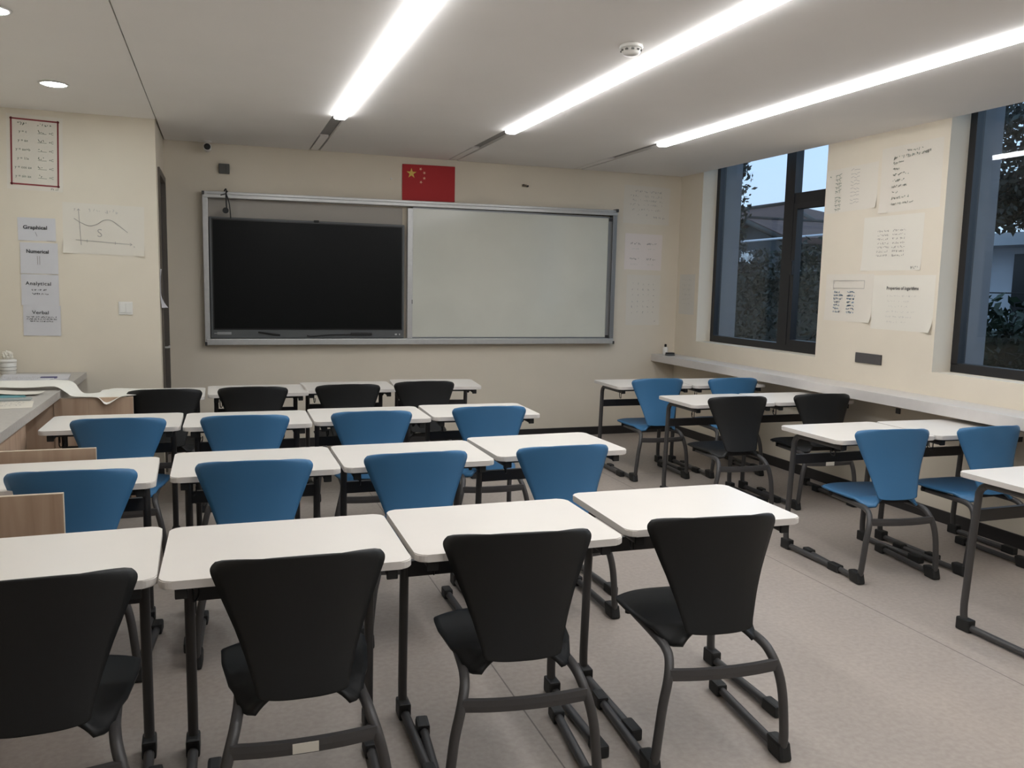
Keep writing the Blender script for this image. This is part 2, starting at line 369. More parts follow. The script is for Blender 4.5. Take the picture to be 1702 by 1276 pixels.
desks = [  # x, y, rot, label
 (-.528, 2.614, .028, 'white desk cut by the left edge in the row nearest the camera'),
 (.180, 2.589, -.010, 'white desk in the nearest row, before the chair with the white sticker'),
 (.891, 2.621, -.006, 'white desk in the nearest row, third from the left, between two white desks'),
 (1.632, 2.675, -.024, 'white desk at the aisle end of the nearest row'),
 (-.607, 3.772, .03, 'white desk standing apart at the left of the second row, cut by the left edge'),
 (.142, 3.849, .004, 'white desk in the second row, first one right of the gap'),
 (.852, 3.860, .003, 'white desk in the middle of the second row'),
 (1.575, 3.935, .030, 'white desk at the aisle end of the second row'),
 (-.562, 5.104, .001, 'white desk at the left end of the third row, beside the grey worktop'),
 (.149, 5.065, -.015, 'white desk in the third row, second from the worktop'),
 (.857, 5.100, -.010, 'white desk in the third row, third from the worktop'),
 (1.575, 5.122, -.035, 'white desk at the aisle end of the third row'),
 (-.454, 6.324, .0, 'white desk at the left end of the far row, under the curled chart paper'),
 (.258, 6.418, .008, 'white desk in the far row, right of the chart paper'),
 (.935, 6.530, -.03, 'white desk in the far row, third from the left, below the dark screen'),
 (1.655, 6.600, -.11, 'white desk turned askew at the aisle end of the far row'),
 (3.422, 6.332, -.020, 'white desk by the aisle, farthest of the window side desks'),
 (4.125, 6.291, -.030, 'white desk tucked under the ledge, farthest of the window side desks'),
 (3.470, 5.274, -.010, 'white desk by the aisle before a charcoal chair, second window side row from the board'),
 (4.170, 5.266, -.030, 'white desk tucked under the ledge, window side second row from the board'),
 (3.535, 3.895, 0, 'white desk by the aisle in the third window side row, behind a blue chair'),
 (4.240, 3.875, -.040, 'white desk tucked under the ledge in the third window side row'),
 (3.557, 2.619, 0, 'white desk cut by the right edge, nearest of the window side desks'),
]
d0 = make_desk()
for i, (x, y, r, lab) in enumerate(desks):
    if i == 0: d0.location = (x, y, 0); d0.rotation_euler = (0, 0, r); d0['label'] = lab; d0['group'] = 'white classroom desks'
    else: dup(d0, (x, y, 0), r, lab)

# ================================================================== CHAIRS
def lerp(tab, t):
    for (a, x), (b, y) in zip(tab, tab[1:]):
        if t <= b: return x + (y - x) * (t - a) / (b - a)
    return tab[-1][1]
def shell(fn, nu, nv, th, flip=1):
    bm = new(); g = [[Vector(fn(-1 + 2 * i / nu, j / nv)) for j in range(nv + 1)] for i in range(nu + 1)]
    def nrm(i, j):
        a = g[min(i + 1, nu)][j] - g[max(i - 1, 0)][j]; b = g[i][min(j + 1, nv)] - g[i][max(j - 1, 0)]; return a.cross(b).normalized() * flip
    A = [[bm.verts.new(g[i][j] + nrm(i, j) * th / 2) for j in range(nv + 1)] for i in range(nu + 1)]
    Bv = [[bm.verts.new(g[i][j] - nrm(i, j) * th / 2) for j in range(nv + 1)] for i in range(nu + 1)]
    for i in range(nu):
        for j in range(nv):
            for q in ((A[i][j], A[i + 1][j], A[i + 1][j + 1], A[i][j + 1]), (Bv[i][j], Bv[i][j + 1], Bv[i + 1][j + 1], Bv[i + 1][j])): bm.faces.new(q).smooth = True
    for i in range(nu):
        for q in ((A[i][0], Bv[i][0], Bv[i + 1][0], A[i + 1][0]), (A[i][nv], A[i + 1][nv], Bv[i + 1][nv], Bv[i][nv])): bm.faces.new(q).smooth = True
    for j in range(nv):
        for q in ((A[0][j], A[0][j + 1], Bv[0][j + 1], Bv[0][j]), (A[nu][j], Bv[nu][j], Bv[nu][j + 1], A[nu][j + 1])): bm.faces.new(q).smooth = True
    return bm
def back_fn(s, t):
    t = t - .62 * math.sin(2 * PI * t) / (2 * PI)   # rows packed towards the rounded ends
    w = lerp([(0, .119), (.08, .124), (.3, .147), (.5, .172), (.7, .201), (.85, .222), (.95, .236), (1, .240)], t)
    L = .362; rc = .038; d = (1 - t) * L            # rounded top corners
    if d < rc: w -= rc - math.sqrt(max(rc * rc - (rc - d) ** 2, 0))
    d2 = t * L; r2 = .012
    if d2 < r2: w -= r2 - math.sqrt(max(r2 * r2 - (r2 - d2) ** 2, 0))
    k = abs(s)
    z = .450 + L * t + (.020 * t - .007 * (1 - t)) * (1 - k ** 3)
    y = -.045 + .018 * t + .020 * math.sin(PI * t) + (.020 + .060 * t) * k ** 2.7 * (w / .24)
    return (s * w, y, z)
def seat_fn(s, t):   # t 0 rear .. 1 front
    w = lerp([(0, .128), (.05, .150), (.12, .168), (.3, .195), (.6, .214), (.8, .216), (.92, .198), (1, .155)], t)
    k = abs(s)
    y = -.012 + .455 * t - (.05 * k ** 3 * t ** 4)
    z = .436 + .010 * t - .010 * math.sin(PI * t) * (1 - k * k) - .030 * max(0, t - .82) ** 1.5 / .076 - .012 * k ** 4
    if t < .22: z += .020 * (1 - t / .22) * (1 - k ** 3) - .030 * (.55 + .45 * t / .07 if t < .07 else 1 - (t - .07) / .15) * max(0, (k - .5) / .5) ** 1.3
    y -= .020 * k ** 3 * (1 - t) ** 5
    return (s * w, y, z)
def make_chair(name, pl, label):
    t = thing(name, label, 'chair')
    o = obj('backrest', shell(back_fn, 20, 34, .009), pl, t)
    o = obj('seat', shell(seat_fn, 24, 40, .012), pl, t)
    for s in (-1, 1):
        bm = new()
        path = [(s * .243, .385, .024), (s * .236, -.03, .024), (s * .233, -.066, .032), (s * .231, -.084, .062), (s * .227, -.088, .12), (s * .214, -.088, .24), (s * .196, -.080, .32), (s * .180, -.050, .372), (s * .172, -.005, .392), (s * .166, .08, .396), (s * .160, .33, .396)]
        tube(bm, spline(path, 5), .0155, 12); f = obj('side_frame', bm, FRAME, t)
        bm = new(); v = box(bm, s * .234 - .023, s * .234 + .023, -.105, -.02, 0, .062, bev=.012)
        for q in bm.verts:
            if q.co.z > .04: q.co.y += .012
        obj('foot_cap', bm, RUBBER, f)
        bm = new(); box(bm, s * .243 - .022, s * .243 + .022, .35, .425, 0, .048, bev=.010); obj('foot_cap', bm, RUBBER, f)
        bm = new(); lathe(bm, [(.012, -.014), (.012, .014)], 12, (s * .176, .31, .402)); obj('bumper', bm, RUBBER, f)
    pts = [(-.190, -.078, .338), (-.10, -.087, .335), (0, -.090, .334), (.10, -.087, .335), (.190, -.078, .338)]
    bm = new(); P = spline(pts, 4)
    rows = [[bm.verts.new((p.x, p.y + dy, p.z + dz)) for dy, dz in ((-.009, -.018), (-.011, 0), (-.009, .018), (.009, .018), (.009, -.018))] for p in P]
    for A, Bq in zip(rows, rows[1:]):
        for k in range(5): bm.faces.new((A[k], A[(k + 1) % 5], Bq[(k + 1) % 5], Bq[k]))
    bm.faces.new(rows[0]); bm.faces.new(rows[-1][::-1]); obj('crossbar', bm, FRAME, t)
    bm = new(); box(bm, -.160, .160, .08, .105, .392, .416, bev=.003); box(bm, -.158, .158, .28, .305, .392, .416, bev=.003); obj('seat_support', bm, BEAM, t)
    return t
black = make_chair('black_chair', BLACKP, ''); blue = make_chair('blue_chair', BLUEP, '')
chairs = [  # kind, x, y, rot, label
 ('k', -.445, 2.235, .03, 'black chair cut by the left edge in the row nearest the camera'),
 ('k', .196, 2.229, -.018, 'black chair with a white sticker on its crossbar, nearest row'),
 ('k', .845, 2.270, -.10, 'black chair in the nearest row, between the stickered chair and the aisle chair'),
 ('k', 1.528, 2.267, -.09, 'black chair at the aisle end of the nearest row'),
 ('b', -.550, 3.470, -.06, 'blue chair partly hidden by the nearest wooden panel, second row'),
 ('b', .125, 3.490, -.06, 'blue chair in the second row, right of the gap between desks'),
 ('b', .812, 3.500, .01, 'blue chair in the middle of the second row'),
 ('b', 1.510, 3.493, .0, 'blue chair at the aisle end of the second row'),
 ('b', -.513, 4.720, -.05, 'blue chair at the left end of the third row, beside the wooden panel'),
 ('b', .122, 4.690, -.06, 'blue chair in the third row, second from the left'),
 ('b', .820, 4.700, -.03, 'blue chair in the third row, third from the left'),
 ('b', 1.547, 4.750, -.05, 'blue chair at the aisle end of the third row'),
 ('k', -.352, 5.900, .0, 'black chair in the far row, directly right of the wooden panel'),
 ('k', .210, 5.940, -.04, 'black chair in the far row, second from the left'),
 ('k', .869, 5.975, .0, 'black chair in the far row, third from the left, below the dark screen'),
 ('k', 1.458, 6.080, .0, 'black chair at the askew desk ending the far row'),
 ('b', 3.388, 5.966, -.04, 'blue chair by the aisle, farthest window side row'),
 ('b', 4.072, 5.910, -.06, 'blue chair near the ledge, farthest window side row'),
 ('k', 3.403, 4.863, -.06, 'charcoal chair by the aisle in the second window side row'),
 ('k', 4.130, 4.876, -.09, 'charcoal chair near the ledge, second window side row, white sticker on its crossbar'),
 ('b', 3.470, 3.510, -.12, 'blue chair by the aisle in the third window side row, its seat fully in view'),
 ('b', 4.130, 3.468, -.02, 'blue chair by the ledge in the third window side row'),
]
made = {}
for i, (k, x, y, r, lab) in enumerate(chairs):
    src = black if k == 'k' else blue; g = 'black classroom chairs' if k == 'k' else 'blue classroom chairs'
    if k not in made:
        o = src; o.location = (x, y, 0); o.rotation_euler = (0, 0, r); o['label'] = lab; o['group'] = g; made[k] = 1
    else: o = dup(src, (x, y, 0), r, lab, g)
    if i in (1, 19):
        bar = [c for c in o.children if c.name.startswith('crossbar')][0]; rnd = random.Random(i)
        bm = new(); box(bm, -.034, .034, -.1028, -.1012, .320, .348); st = obj('sticker', bm, PAPERW, bar); st['label'] = 'white printed sticker'
chair_stick = None

# ================================================================== LEFT SIDE: worktop, cabinets
XE = -.955
bm = new(); box(bm, XL + .001, XE, .9, 6.955, .79, .84, bev=.003)
tag(obj('worktop', bm, WORKTOP), 'long grey worktop running along the left wall, littered with papers', 'worktop')
def cabinet(y0, y1, lab, door_y, dark, dlab):
    t = thing('base_cabinet', lab, 'cabinet', (0, 0, 0), 0, 'wooden cabinets under the worktop')
    bm = new(); xf = -1.0
    box(bm, XL + .01, xf, y0, y0 + .018, 0, .789); box(bm, XL + .01, xf, y1 - .018, y1, 0, .789); box(bm, XL + .01, XL + .028, y0 + .018, y1 - .018, 0, .789)
    box(bm, XL + .028, xf, y0 + .018, y1 - .018, .08, .098); box(bm, XL + .028, xf - .03, y0 + .018, y1 - .018, .42, .438)
    box(bm, xf - .06, xf - .045, y0 + .018, y1 - .018, 0, .08)
    obj('body', bm, WOODP, t)
    bm = new(); box(bm, xf + .004, -.540, door_y - .009, door_y + .009, .09, .786); d = obj('door', bm, WOODP, t); d['label'] = dlab
    bm = new(); box(bm, xf + .004, -.538, door_y - .0095, door_y + .0095, .786, .788); box(bm, -.540, -.538, door_y - .0095, door_y + .0095, .09, .786); obj('edge_band', bm, WOODE, d)
    if not dark:
        bm = new(); box(bm, xf, xf + .018, y0 + .006, y1 - .03, .09, .785); obj('front_panel', bm, WOODP, t)
cabinet(5.0, 5.88, 'wooden cabinet under the far end of the worktop, open door beneath the chart paper', 5.865, True, 'open door standing square to the worktop')
cabinet(4.112, 4.992, 'wooden cabinet in the middle of the worktop with a panel behind the second row desk', 4.12, False, 'open door standing square to the worktop')
cabinet(3.26, 4.100, 'wooden cabinet nearest the camera, its panel hiding part of a blue chair', 3.27, False, 'open door standing square to the worktop')

# worktop clutter
def flat_sheet(name, cx, cy, z, w, d, rz, m, label, cat, wav=.004, group=None, th=.0008, seed=0, liney=0):
    rn = random.Random(seed); ph = rn.uniform(0, 6); bm = new()
    sheet(bm, lambda u, v: ((u - .5) * w, (v - .5) * d, th + wav * (math.sin(u * 5 + ph) * .5 + .5) * (math.cos(v * 4 + ph) * .5 + .5)), 8, 8, th)
    o = obj(name, bm, m); o.location = (cx, cy, z); o.rotation_euler = (0, 0, rz); tag(o, label, cat, group)
    if liney:
        bm = new()
        for k in range(liney): scribble(bm, -w * .4, w * .4, d * .38 - k * d * .8 / liney, d * .8 / liney * .5, rn, .003)
        for v in bm.verts: v.co.z += th + wav
        obj('writing', bm, INKG, o)
    return o
Z0 = .8402
flat_sheet('paper_sheet', -1.22, 6.55, Z0, .42, .30, .1, PAPERB, 'white paper sheets spread below the tissue tub on the worktop', 'paper', .012, None, .012, 1)
flat_sheet('paper_sheet', -1.30, 6.28, Z0, .42, .26, -.1, PAPERB, 'bluish printed paper lying just behind the chart paper', 'paper', .008, None, .02, 2, 6)
flat_sheet('folder', -1.24, 5.60, Z0, .26, .20, .3, mat('teal_card', (.10, .28, .31), .6), 'teal folder lying under a white sheet on the worktop', 'folder', .003, None, .004, 3)
flat_sheet('paper_sheet', -1.16, 5.68, Z0 + .008, .26, .14, -.2, PAPERW, 'small white sheet lying over the teal folder', 'paper', .010, None, .001, 4)
flat_sheet('paper_sheet', -1.16, 5.20, Z0, .34, .26, .15, PAPER, 'sheet with scribbled drawings on the near worktop', 'paper', .002, None, .001, 5, 4)
flat_sheet('notebook', -1.14, 5.44, Z0, .20, .10, .1, mat('grey_card', (.30, .33, .32), .7), 'thin grey notebook beside the teal folder', 'notebook', .001, None, .006, 6)
bm = new(); box(bm, -.05, .05, -.02, .02, 0, .022, bev=.003); o = obj('eraser_box', bm, mat('purple_card', (.12, .11, .22), .6)); o.location = (-1.12, 6.45, Z0 + .001); tag(o, 'small purple and white box lying by the wall end of the worktop', 'box')
bm = new(); box(bm, -.051, .02, -.0205, .0205, .006, .012); obj('white_band', bm, PAPERW, o)
# tissue tub
t = thing('tissue_tub', 'round white tub with a crumpled tissue on top, in the left corner of the worktop', 'tub', (-1.452, 6.87, .8402))
bm = new(); lathe(bm, [(.048, 0), (.052, .005), (.054, .085), (.050, .090)], 28); obj('tub', bm, WHITEP, t)
bm = new(); lathe(bm, [(.056, .086), (.057, .104), (.040, .110), (.015, .111)], 28); obj('lid', bm, WHITEP, t)
rn = random.Random(3); bm = new(); bmesh.ops.create_icosphere(bm, subdivisions=3, radius=.035)
for v in bm.verts: v.co *= .8 + rn.random() * .4; v.co.z = v.co.z * 1.0 + .135
obj('tissue', bm, PAPERW, t)
bm = new()
for z in (.03, .055): tube(bm, [(.0545 * math.cos(a / 6), .0545 * math.sin(a / 6), z) for a in range(38)], .0012, 5)
obj('band', bm, GREYP, t)
# curled chart paper
FR = [(-1.347, 5.85, .872), (-1.20, 5.85, .862), (-1.103, 5.85, .862), (-.987, 5.85, .866), (-.921, 5.84, .827), (-.888, 5.84, .803), (-.82, 5.84, .797), (-.741, 5.835, .790), (-.689, 5.80, .750), (-.611, 5.845, .791), (-.551, 5.86, .797), (-.50, 5.95, .79)]
BK = [(-1.394, 6.05, .884), (-1.25, 6.05, .884), (-1.142, 6.05, .883), (-.986, 6.05, .884), (-.909, 6.05, .867), (-.87, 6.04, .815), (-.838, 6.02, .797), (-.77, 6.05, .795), (-.735, 6.2, .792), (-.700, 6.34, .787), (-.60, 6.38, .779), (-.42, 6.38, .765)]
a_ = spline(FR, 4); b_ = spline(BK, 4); n_ = len(a_) - 1
bm = new(); sheet(bm, lambda u, v: tuple(a_[round(u * n_)].lerp(b_[round(u * n_)], v)), n_, 6, .001)
tag(obj('chart_paper', bm, mat('chart_white', (.80, .77, .70), .8)), 'large curled white chart paper bridging the worktop, wooden door and far desk', 'paper')

# ================================================================== RIGHT LEDGE
bm = new(); box(bm, 4.39, R - .001, YB, D - .001, .78, .855, bev=.003)
tag(obj('window_ledge', bm, LEDGE), 'long pale ledge shelf running below the windows along the right wall', 'shelf')
t = thing('lotion_bottle', 'small white bottle with a black cap on the far corner of the ledge', 'bottle', (4.475, 7.80, .8552))
bm = new(); lathe(bm, [(.026, 0), (.029, .004), (.029, .07), (.022, .082), (.011, .086)], 20); obj('bottle_body', bm, WHITEP, t)
bm = new(); lathe(bm, [(.012, .086), (.013, .108), (.008, .116)], 16); obj('cap', bm, BLACKP, t)
t = thing('board_eraser', 'black board eraser beside the white bottle on the ledge', 'eraser', (4.475, 7.70, .8552))
bm = new(); box(bm, -.045, .045, -.025, .025, 0, .018, bev=.003); obj('felt_pad', bm, BEZEL, t)
bm = new(); box(bm, -.045, .045, -.025, .025, .0185, .034, bev=.008); obj('grip', bm, RUBBER, t)
flat_sheet('paper_sheet', 4.53, 7.22, .8552, .17, .30, .1, PAPERW, 'white sheet of paper lying on the ledge near the corner', 'paper', .005, None, .001, 9)

# ================================================================== FRONT BOARD
t = thing('sliding_whiteboard', 'long aluminium framed sliding whiteboard on the front wall', 'whiteboard', (0, D, 0))
x0, x1 = -.123, 3.885
def fb(*b, **k):   # boxes given as x0,x1,depth0,depth1,z0,z1, depth out of the wall
    bm = new()
    for (a, c, d, e, z, zz) in b: box(bm, a, c, -e, -d, z, zz, **k)
    return bm
obj('frame_top', fb((x0 + .012, x1, .001, .10, 2.262, 2.292), (x0 + .012, x1, .001, .085, 2.292, 2.318), bev=.004), ALU, t)
for q in (t.children[-1],):
    for v in q.data.vertices: v.co.z += .028 * (v.co.x - x0) / (x1 - x0)
obj('frame_bottom', fb((x0 + .012, x1, .001, .10, .972, 1.028), bev=.005), ALU, t)
obj('frame_side', fb((x0, x0 + .045, .001, .09, .985, 2.30), bev=.004), ALU, t)
obj('frame_side', fb((x1 - .045, x1, .001, .09, .985, 2.325), bev=.004), ALUD, t)
obj('back_panel', fb((x0 + .04, 1.66, .001, .008, 1.03, 2.262)), mat('board_back', (.36, .33, .29), .6), t)
p = obj('sliding_panel', fb((1.75, 3.83, .045, .060, 1.036, 2.268)), WB, t); p['label'] = 'white writing panel'
obj('panel_edge', fb((1.700, 1.752, .030, .070, 1.030, 2.262), bev=.004), ALU, p)
obj('panel_edge', fb((3.800, 3.838, .030, .066, 1.030, 2.268), (1.75, 3.80, .030, .064, 1.030, 1.042), (1.75, 3.80, .030, .064, 2.262, 2.276)), ALUD, p)
bm = new(); box(bm, 1.744, 1.75, -.072, -.070, 1.36, 1.40); box(bm, 3.80, 3.84, -.068, -.066, 1.03, 1.06); box(bm, 3.80, 3.84, -.068, -.066, 2.23, 2.262); obj('latch', bm, BEAM, p)
bm = new()
for (cx, cz) in ((x1, 2.34), (x1, .985), (x0 + .01, 2.30), (x0 + .01, .985)): box(bm, cx - .012, cx + .010, -.101, -.002, cz - .016, cz + .016, bev=.004)
obj('corner_cap', bm, BEAM, t)
# screen
t = thing('interactive_display', 'large black interactive screen mounted inside the left half of the board frame', 'screen', (0, D, 0))
obj('bezel', fb((-.072, 1.668, .010, .078, 1.032, 2.100), bev=.006), BEZEL, t)
obj('glass', fb((-.040, 1.640, .078, .081, 1.120, 2.075)), SCREEN, t)
obj('screen_edge', fb((-.050, 1.650, .0782, .0795, 1.108, 2.088)), mat('black_edge', (.004, .004, .004), .3), t)
obj('screen_camera', fb((.83, .875, .070, .090, 2.086, 2.106), bev=.004), RUBBER, t)
obj('spec_label', fb((-.02, .10, .0785, .0805, 1.066, 1.088)), mat('silver_label', (.30, .30, .30), .4), t)
obj('port_row', fb((-.045, .0, .0785, .0803, 1.074, 1.078), (1.58, 1.60, .0785, .080, 1.06, 1.075), (1.62, 1.63, .0785, .080, 1.06, 1.075)), ALU, t)
bm = new(); tube(bm, [(.33, -.088, 1.088), (.48, -.088, 1.066), (.52, -.088, 1.062)], [.006, .009, .006], 8); tag(obj('pointer_pen', bm, RUBBER, None, Matrix.Translation((0, D, 0))), 'thin black pen slanting at the bottom of the dark screen', 'pen')
bm = new(); box(bm, 1.16, 1.36, -.098, -.082, 1.058, 1.086, bev=.006); tube(bm, spline([(1.16, -.088, 1.066), (.95, -.087, 1.062), (.80, -.087, 1.050), (.76, -.087, 1.058)]), .005, 6)
tag(obj('pen_holder', bm, RUBBER, None, Matrix.Translation((0, D, 0))), 'black pen holder hanging on the lower rim of the dark screen', 'holder')
# hanging lanyard
t = thing('hanging_tag', 'black cord with a round tag hanging over the top left rail of the board', 'lanyard', (0, D, 0))
bm = new(); tube(bm, spline([(.062, -.03, 2.330), (.074, -.060, 2.345), (.078, -.104, 2.325), (.076, -.108, 2.27), (.078, -.112, 2.19), (.082, -.112, 2.165)]), .006, 6)
tube(bm, spline([(.078, -.106, 2.30), (.10, -.108, 2.22), (.108, -.100, 2.14), (.112, -.092, 2.09)]), .0045, 6); tube(bm, [(.03, -.108, 2.285), (.076, -.110, 2.30), (.09, -.110, 2.325)], .004, 6); obj('cord', bm, RUBBER, t)
bm = new(); lathe(bm, [(.024, -.006), (.026, 0), (.024, .006)], 18, (.070, -.112, 2.155), 'Y'); obj('round_tag', bm, RUBBER, t)
# flag
fl = F_FRONT(1.915, 2.505, D - .004)
bm = new(); sheet(bm, lambda u, v: ((u - .5) * .515, (v - .5) * .335 + .006 * u, .004 + .006 * math.sin(u * 3.1)), 12, 4, .002)
fo = obj('flag', bm, FLAGR, None, fl); tag(fo, 'small red flag with gold stars standing on the board\'s top rail', 'flag')
def star(bm, cx, cy, r, rot, c):
    p = [(cx + (r if k % 2 == 0 else r * .39) * math.sin(rot + k * PI / 5), cy + (r if k % 2 == 0 else r * .39) * math.cos(rot + k * PI / 5)) for k in range(10)]
    o = bm.verts.new((cx, cy, c)); v = [bm.verts.new((*q, c)) for q in p]
    for k in range(10): bm.faces.new((o, v[k], v[(k + 1) % 10]))
bm = new(); star(bm, -.17, .085, .05, 0, .0085); obj('large_star', bm, FLAGY, fo)
for (x, y, r) in ((-.082, .130, .4), (-.046, .096, .8), (-.046, .046, 0), (-.078, .008, .5)):
    bm = new(); star(bm, x, y, .0165, r, .0105); obj('small_star', bm, FLAGS, fo)
# small things on the front wall
t = thing('security_camera', 'small white bullet security camera under the ceiling, left of the board', 'camera', (-.07, D - .12, H))
bm = new(); lathe(bm, [(.035, 0), (.035, -.012), (.014, -.018), (.012, -.04)], 20); obj('mount', bm, WHITEP, t)
bm = new(); lathe(bm, [(.026, .06), (.032, .05), (.034, -.055), (.031, -.06)], 24, (0, 0, -.058), 'Y'); obj('housing', bm, WHITEP, t)
bm = new(); lathe(bm, [(.027, -.060), (.026, -.066), (.010, -.068)], 24, (0, 0, -.058), 'Y'); obj('lens', bm, RUBBER, t)
bm = fb((.020, .110, .001, .030, 2.480, 2.566), bev=.005); t = tag(obj('wall_box', bm, GREYP, None, Matrix.Translation((0, D, 0))), 'small square grey box on the wall above the board\'s left end', 'junction box')
obj('lid_seam', fb((.078, .081, .030, .0315, 2.485, 2.561)), BEAM, t)
t = thing('wall_bracket', 'small rusty bracket with screws on the wall right of the flag', 'bracket', (2.893, D, 2.543))
bm = new(); box(bm, -.028, .020, -.012, -.001, -.010, .012, bev=.003); obj('plate', bm, mat('rusty_metal', (.16, .12, .08), .7, noise=.5, nscale=80), t)
bm = new(); lathe(bm, [(.009, -.024), (.010, -.001)], 10, (.028, 0, -.004), 'Y'); lathe(bm, [(.006, -.02), (.006, -.001)], 10, (-.015, 0, .008), 'Y'); obj('screw', bm, RUBBER, t)
bm = new(); lathe(bm, [(.008, -.014), (.009, -.001)], 12, (0, 0, 0), 'Y'); tag(obj('wall_hook', bm, WHITEP, None, Matrix.Translation((1.553, D, 2.529))), 'tiny white hook on the wall left of the flag', 'hook')

# ================================================================== POSTERS
def poster(name, fr, w, h, m, label, curl=((0, 0, 0, 0)), tilt=0, cat='poster', lift=.0012):
    """curl: how far the four corners lift (bl, br, tl, tr)"""
    bm = new()
    def fn(u, v):
        c = lift + .0012 * math.sin(u * 7 + w * 30)
        for k, (cu, cv) in zip(curl, ((0, 0), (1, 0), (0, 1), (1, 1))):
            d = math.hypot((u - cu) * w, (v - cv) * h)
            if k and d < .12: c += k * (1 - d / .12) ** 2
        return ((u - .5) * w, (v - .5) * h, c)
    sheet(bm, fn, 16, 16, .0008)
    o = obj(name, bm, m, None, fr @ Matrix.Rotation(tilt, 4, 'Z')); tag(o, label, cat); return o
PW = 6.97
def lw(x, z): return F_FRONT(x, z, PW)
def write(o, m, fn, name='writing'):
    bm = new(); fn(bm); return obj(name, bm, m, o)
rn = random.Random(11)
# formula poster with red border
p = poster('formula_poster', lw(-1.235, 2.432), .36, .53, PAPER, 'handwritten formula poster with a dark red border, high on the left wall', (0, .01, 0, 0), -.03)
def f(bm):
    a, b, c, d = -.155, .155, -.232, .238; q = .006
    for r in ((a, c, b, c + .012), (a, d - .012, b, d), (a, c, a + .012, d), (b - .012, c, b, d)): stroke(bm, [(r[0], (r[1] + r[3]) / 2), (r[2], (r[1] + r[3]) / 2)] if r[2] - r[0] > r[3] - r[1] else [((r[0] + r[2]) / 2, r[1]), ((r[0] + r[2]) / 2, r[3])], .011, .0045)
write(p, REDB, f, 'red_border')
def f(bm):
    rows = [.155, .10, .04, -.015, -.075, -.125, -.175]
    L = ['y = c', 'y = ax', 'y = ax+b', 'y = 1/x', 'y = cos ax', 'y = sin ax']
    scribble(bm, -.11, -.03, .20, .022, rn, .003); scribble(bm, .015, .12, .20, .022, rn, .003)
    for k, s in enumerate(L):
        y = .145 - k * .063; add_text(bm, s, -.075, y, .026, .0003, c=.0045)
        scribble(bm, .02, .075, y + .008, .02, rn, .003); stroke(bm, [(.02, y - .006), (.075, y - .006)], .0025, .0045); add_text(bm, '+C', .105, y, .024, .0003, c=.0045)
    scribble(bm, .10, .165, -.248, .014, rn, .0025)
    for v in bm.verts: v.co.z = .0045
write(p, INKGR, f)
# four method sheets
for k, (x, z, hh, word, bold, sp, lab, wd) in enumerate((
    (-1.245, 1.889, .165, 'Graphical', .0009, 1, 'pale sheet reading Graphical, topmost of the four on the left wall', .155),
    (-1.237, 1.680, .225, 'Numerical', .0008, 1, 'pale sheet reading Numerical, below the Graphical sheet', .145),
    (-1.240, 1.450, .225, 'Analytical', .0005, 1.15, 'pale sheet reading Analytical, below the Numerical sheet', .165),
    (-1.236, 1.225, .225, 'Verbal', .0002, 1, 'pale sheet reading Verbal, lowest of the four on the left wall', .11))):
    p = poster('method_sheet', lw(x, z), .245, hh, PAPERB, lab, (.006, .004, 0, 0), -.006 * k, lift=.002 + .0004 * k)
    def f(bm, k=k):
        y0 = hh / 2
        add_text(bm, word, -.01, {0: .012, 1: .048, 2: .045, 3: .058}[k], .036, bold, wd, .0045, -.01, sp)
        if k == 0: stroke(bm, [(-.01, -.02), (.0, -.05)], .002)
        if k == 2:
            scribble(bm, -.06, .05, -.0, .012, rn, .002); scribble(bm, -.055, .06, -.03, .012, rn, .002)
        if k == 3:
            for j, y in enumerate((.026, .010, -.006)): scribble(bm, -.10 + .02 * (j == 2), .10 - .02 * (j == 2), y, .009, rn, .0022)
        for v in bm.verts: v.co.z = .0055
    write(p, INK, f, 'printed_text')
    if k == 1: write(p, INKG, lambda bm: [stroke(bm, [(x_, .015), (x_, -.045)], .004, .0048) for x_ in (-.012, .002)], 'table_lines')
# curve poster
p = poster('graph_poster', lw(-.80, 1.905), .55, .37, PAPER, 'hand drawn graph of a wavy curve marked S, left of the door', (.018, .02, 0, 0), -.02)
def f(bm):
    stroke(bm, [(-.17, .14), (-.155, -.12)], .004); stroke(bm, [(-.19, -.085), (.19, -.10)], .0035); stroke(bm, [(.175, -.09), (.19, -.10), (.175, -.11)], .003)
    stroke(bm, [(-.178, .13), (-.17, .142), (-.16, .13)], .003)
    c = spline([(-.20, .07), (-.15, .04), (-.10, .022), (-.05, .035), (0, .07), (.05, .07), (.10, .035), (.16, -.012)], 6); stroke(bm, [(q.x, q.y) for q in c], .0035)
    stroke(bm, [(.075, -.085), (.075, -.105)], .003); stroke(bm, [(-.115, -.08), (-.115, -.10)], .003)
    for v in bm.verts: v.co.z = .0045
    add_text(bm, 'S', -.03, -.03, .085, -.001, c=.0045); add_text(bm, 'x', .205, -.115, .022, c=.0045); add_text(bm, 'y', -.195, .14, .025, c=.0045)
write(p, INKG, f)
def f(bm):
    scribble(bm, -.10, .10, .135, .03, rn, .0025)
    for v in bm.verts: v.co.z = .0045
write(p, mat('faint_ink', (.48, .45, .42), .9), f, 'faint_title')
# note beside the door
p = poster('door_notice', F_RET(7.075, 1.475), .075, .30, PAPERB, 'narrow grey notice curling off the wall edge beside the door', (0, .05, 0, .01), 0, 'notice')
write(p, INKG, lambda bm: [scribble(bm, -.03, .025, .12 - k * .03, .012, rn, .002) for k in range(8)])
# light switch
t = obj('light_switch', B((-.049, .049, -.049, .049, .0005, .008), bev=.003), WHITEP, None, lw(-.671, 1.322)); tag(t, 'white square light switch on the poster wall', 'light switch')
obj('rocker', B((-.040, -.002, -.036, .036, .008, .0115), bev=.002), WHITEP, t); obj('rocker', B((.002, .040, -.036, .036, .008, .0115), bev=.002), WHITEP, t)
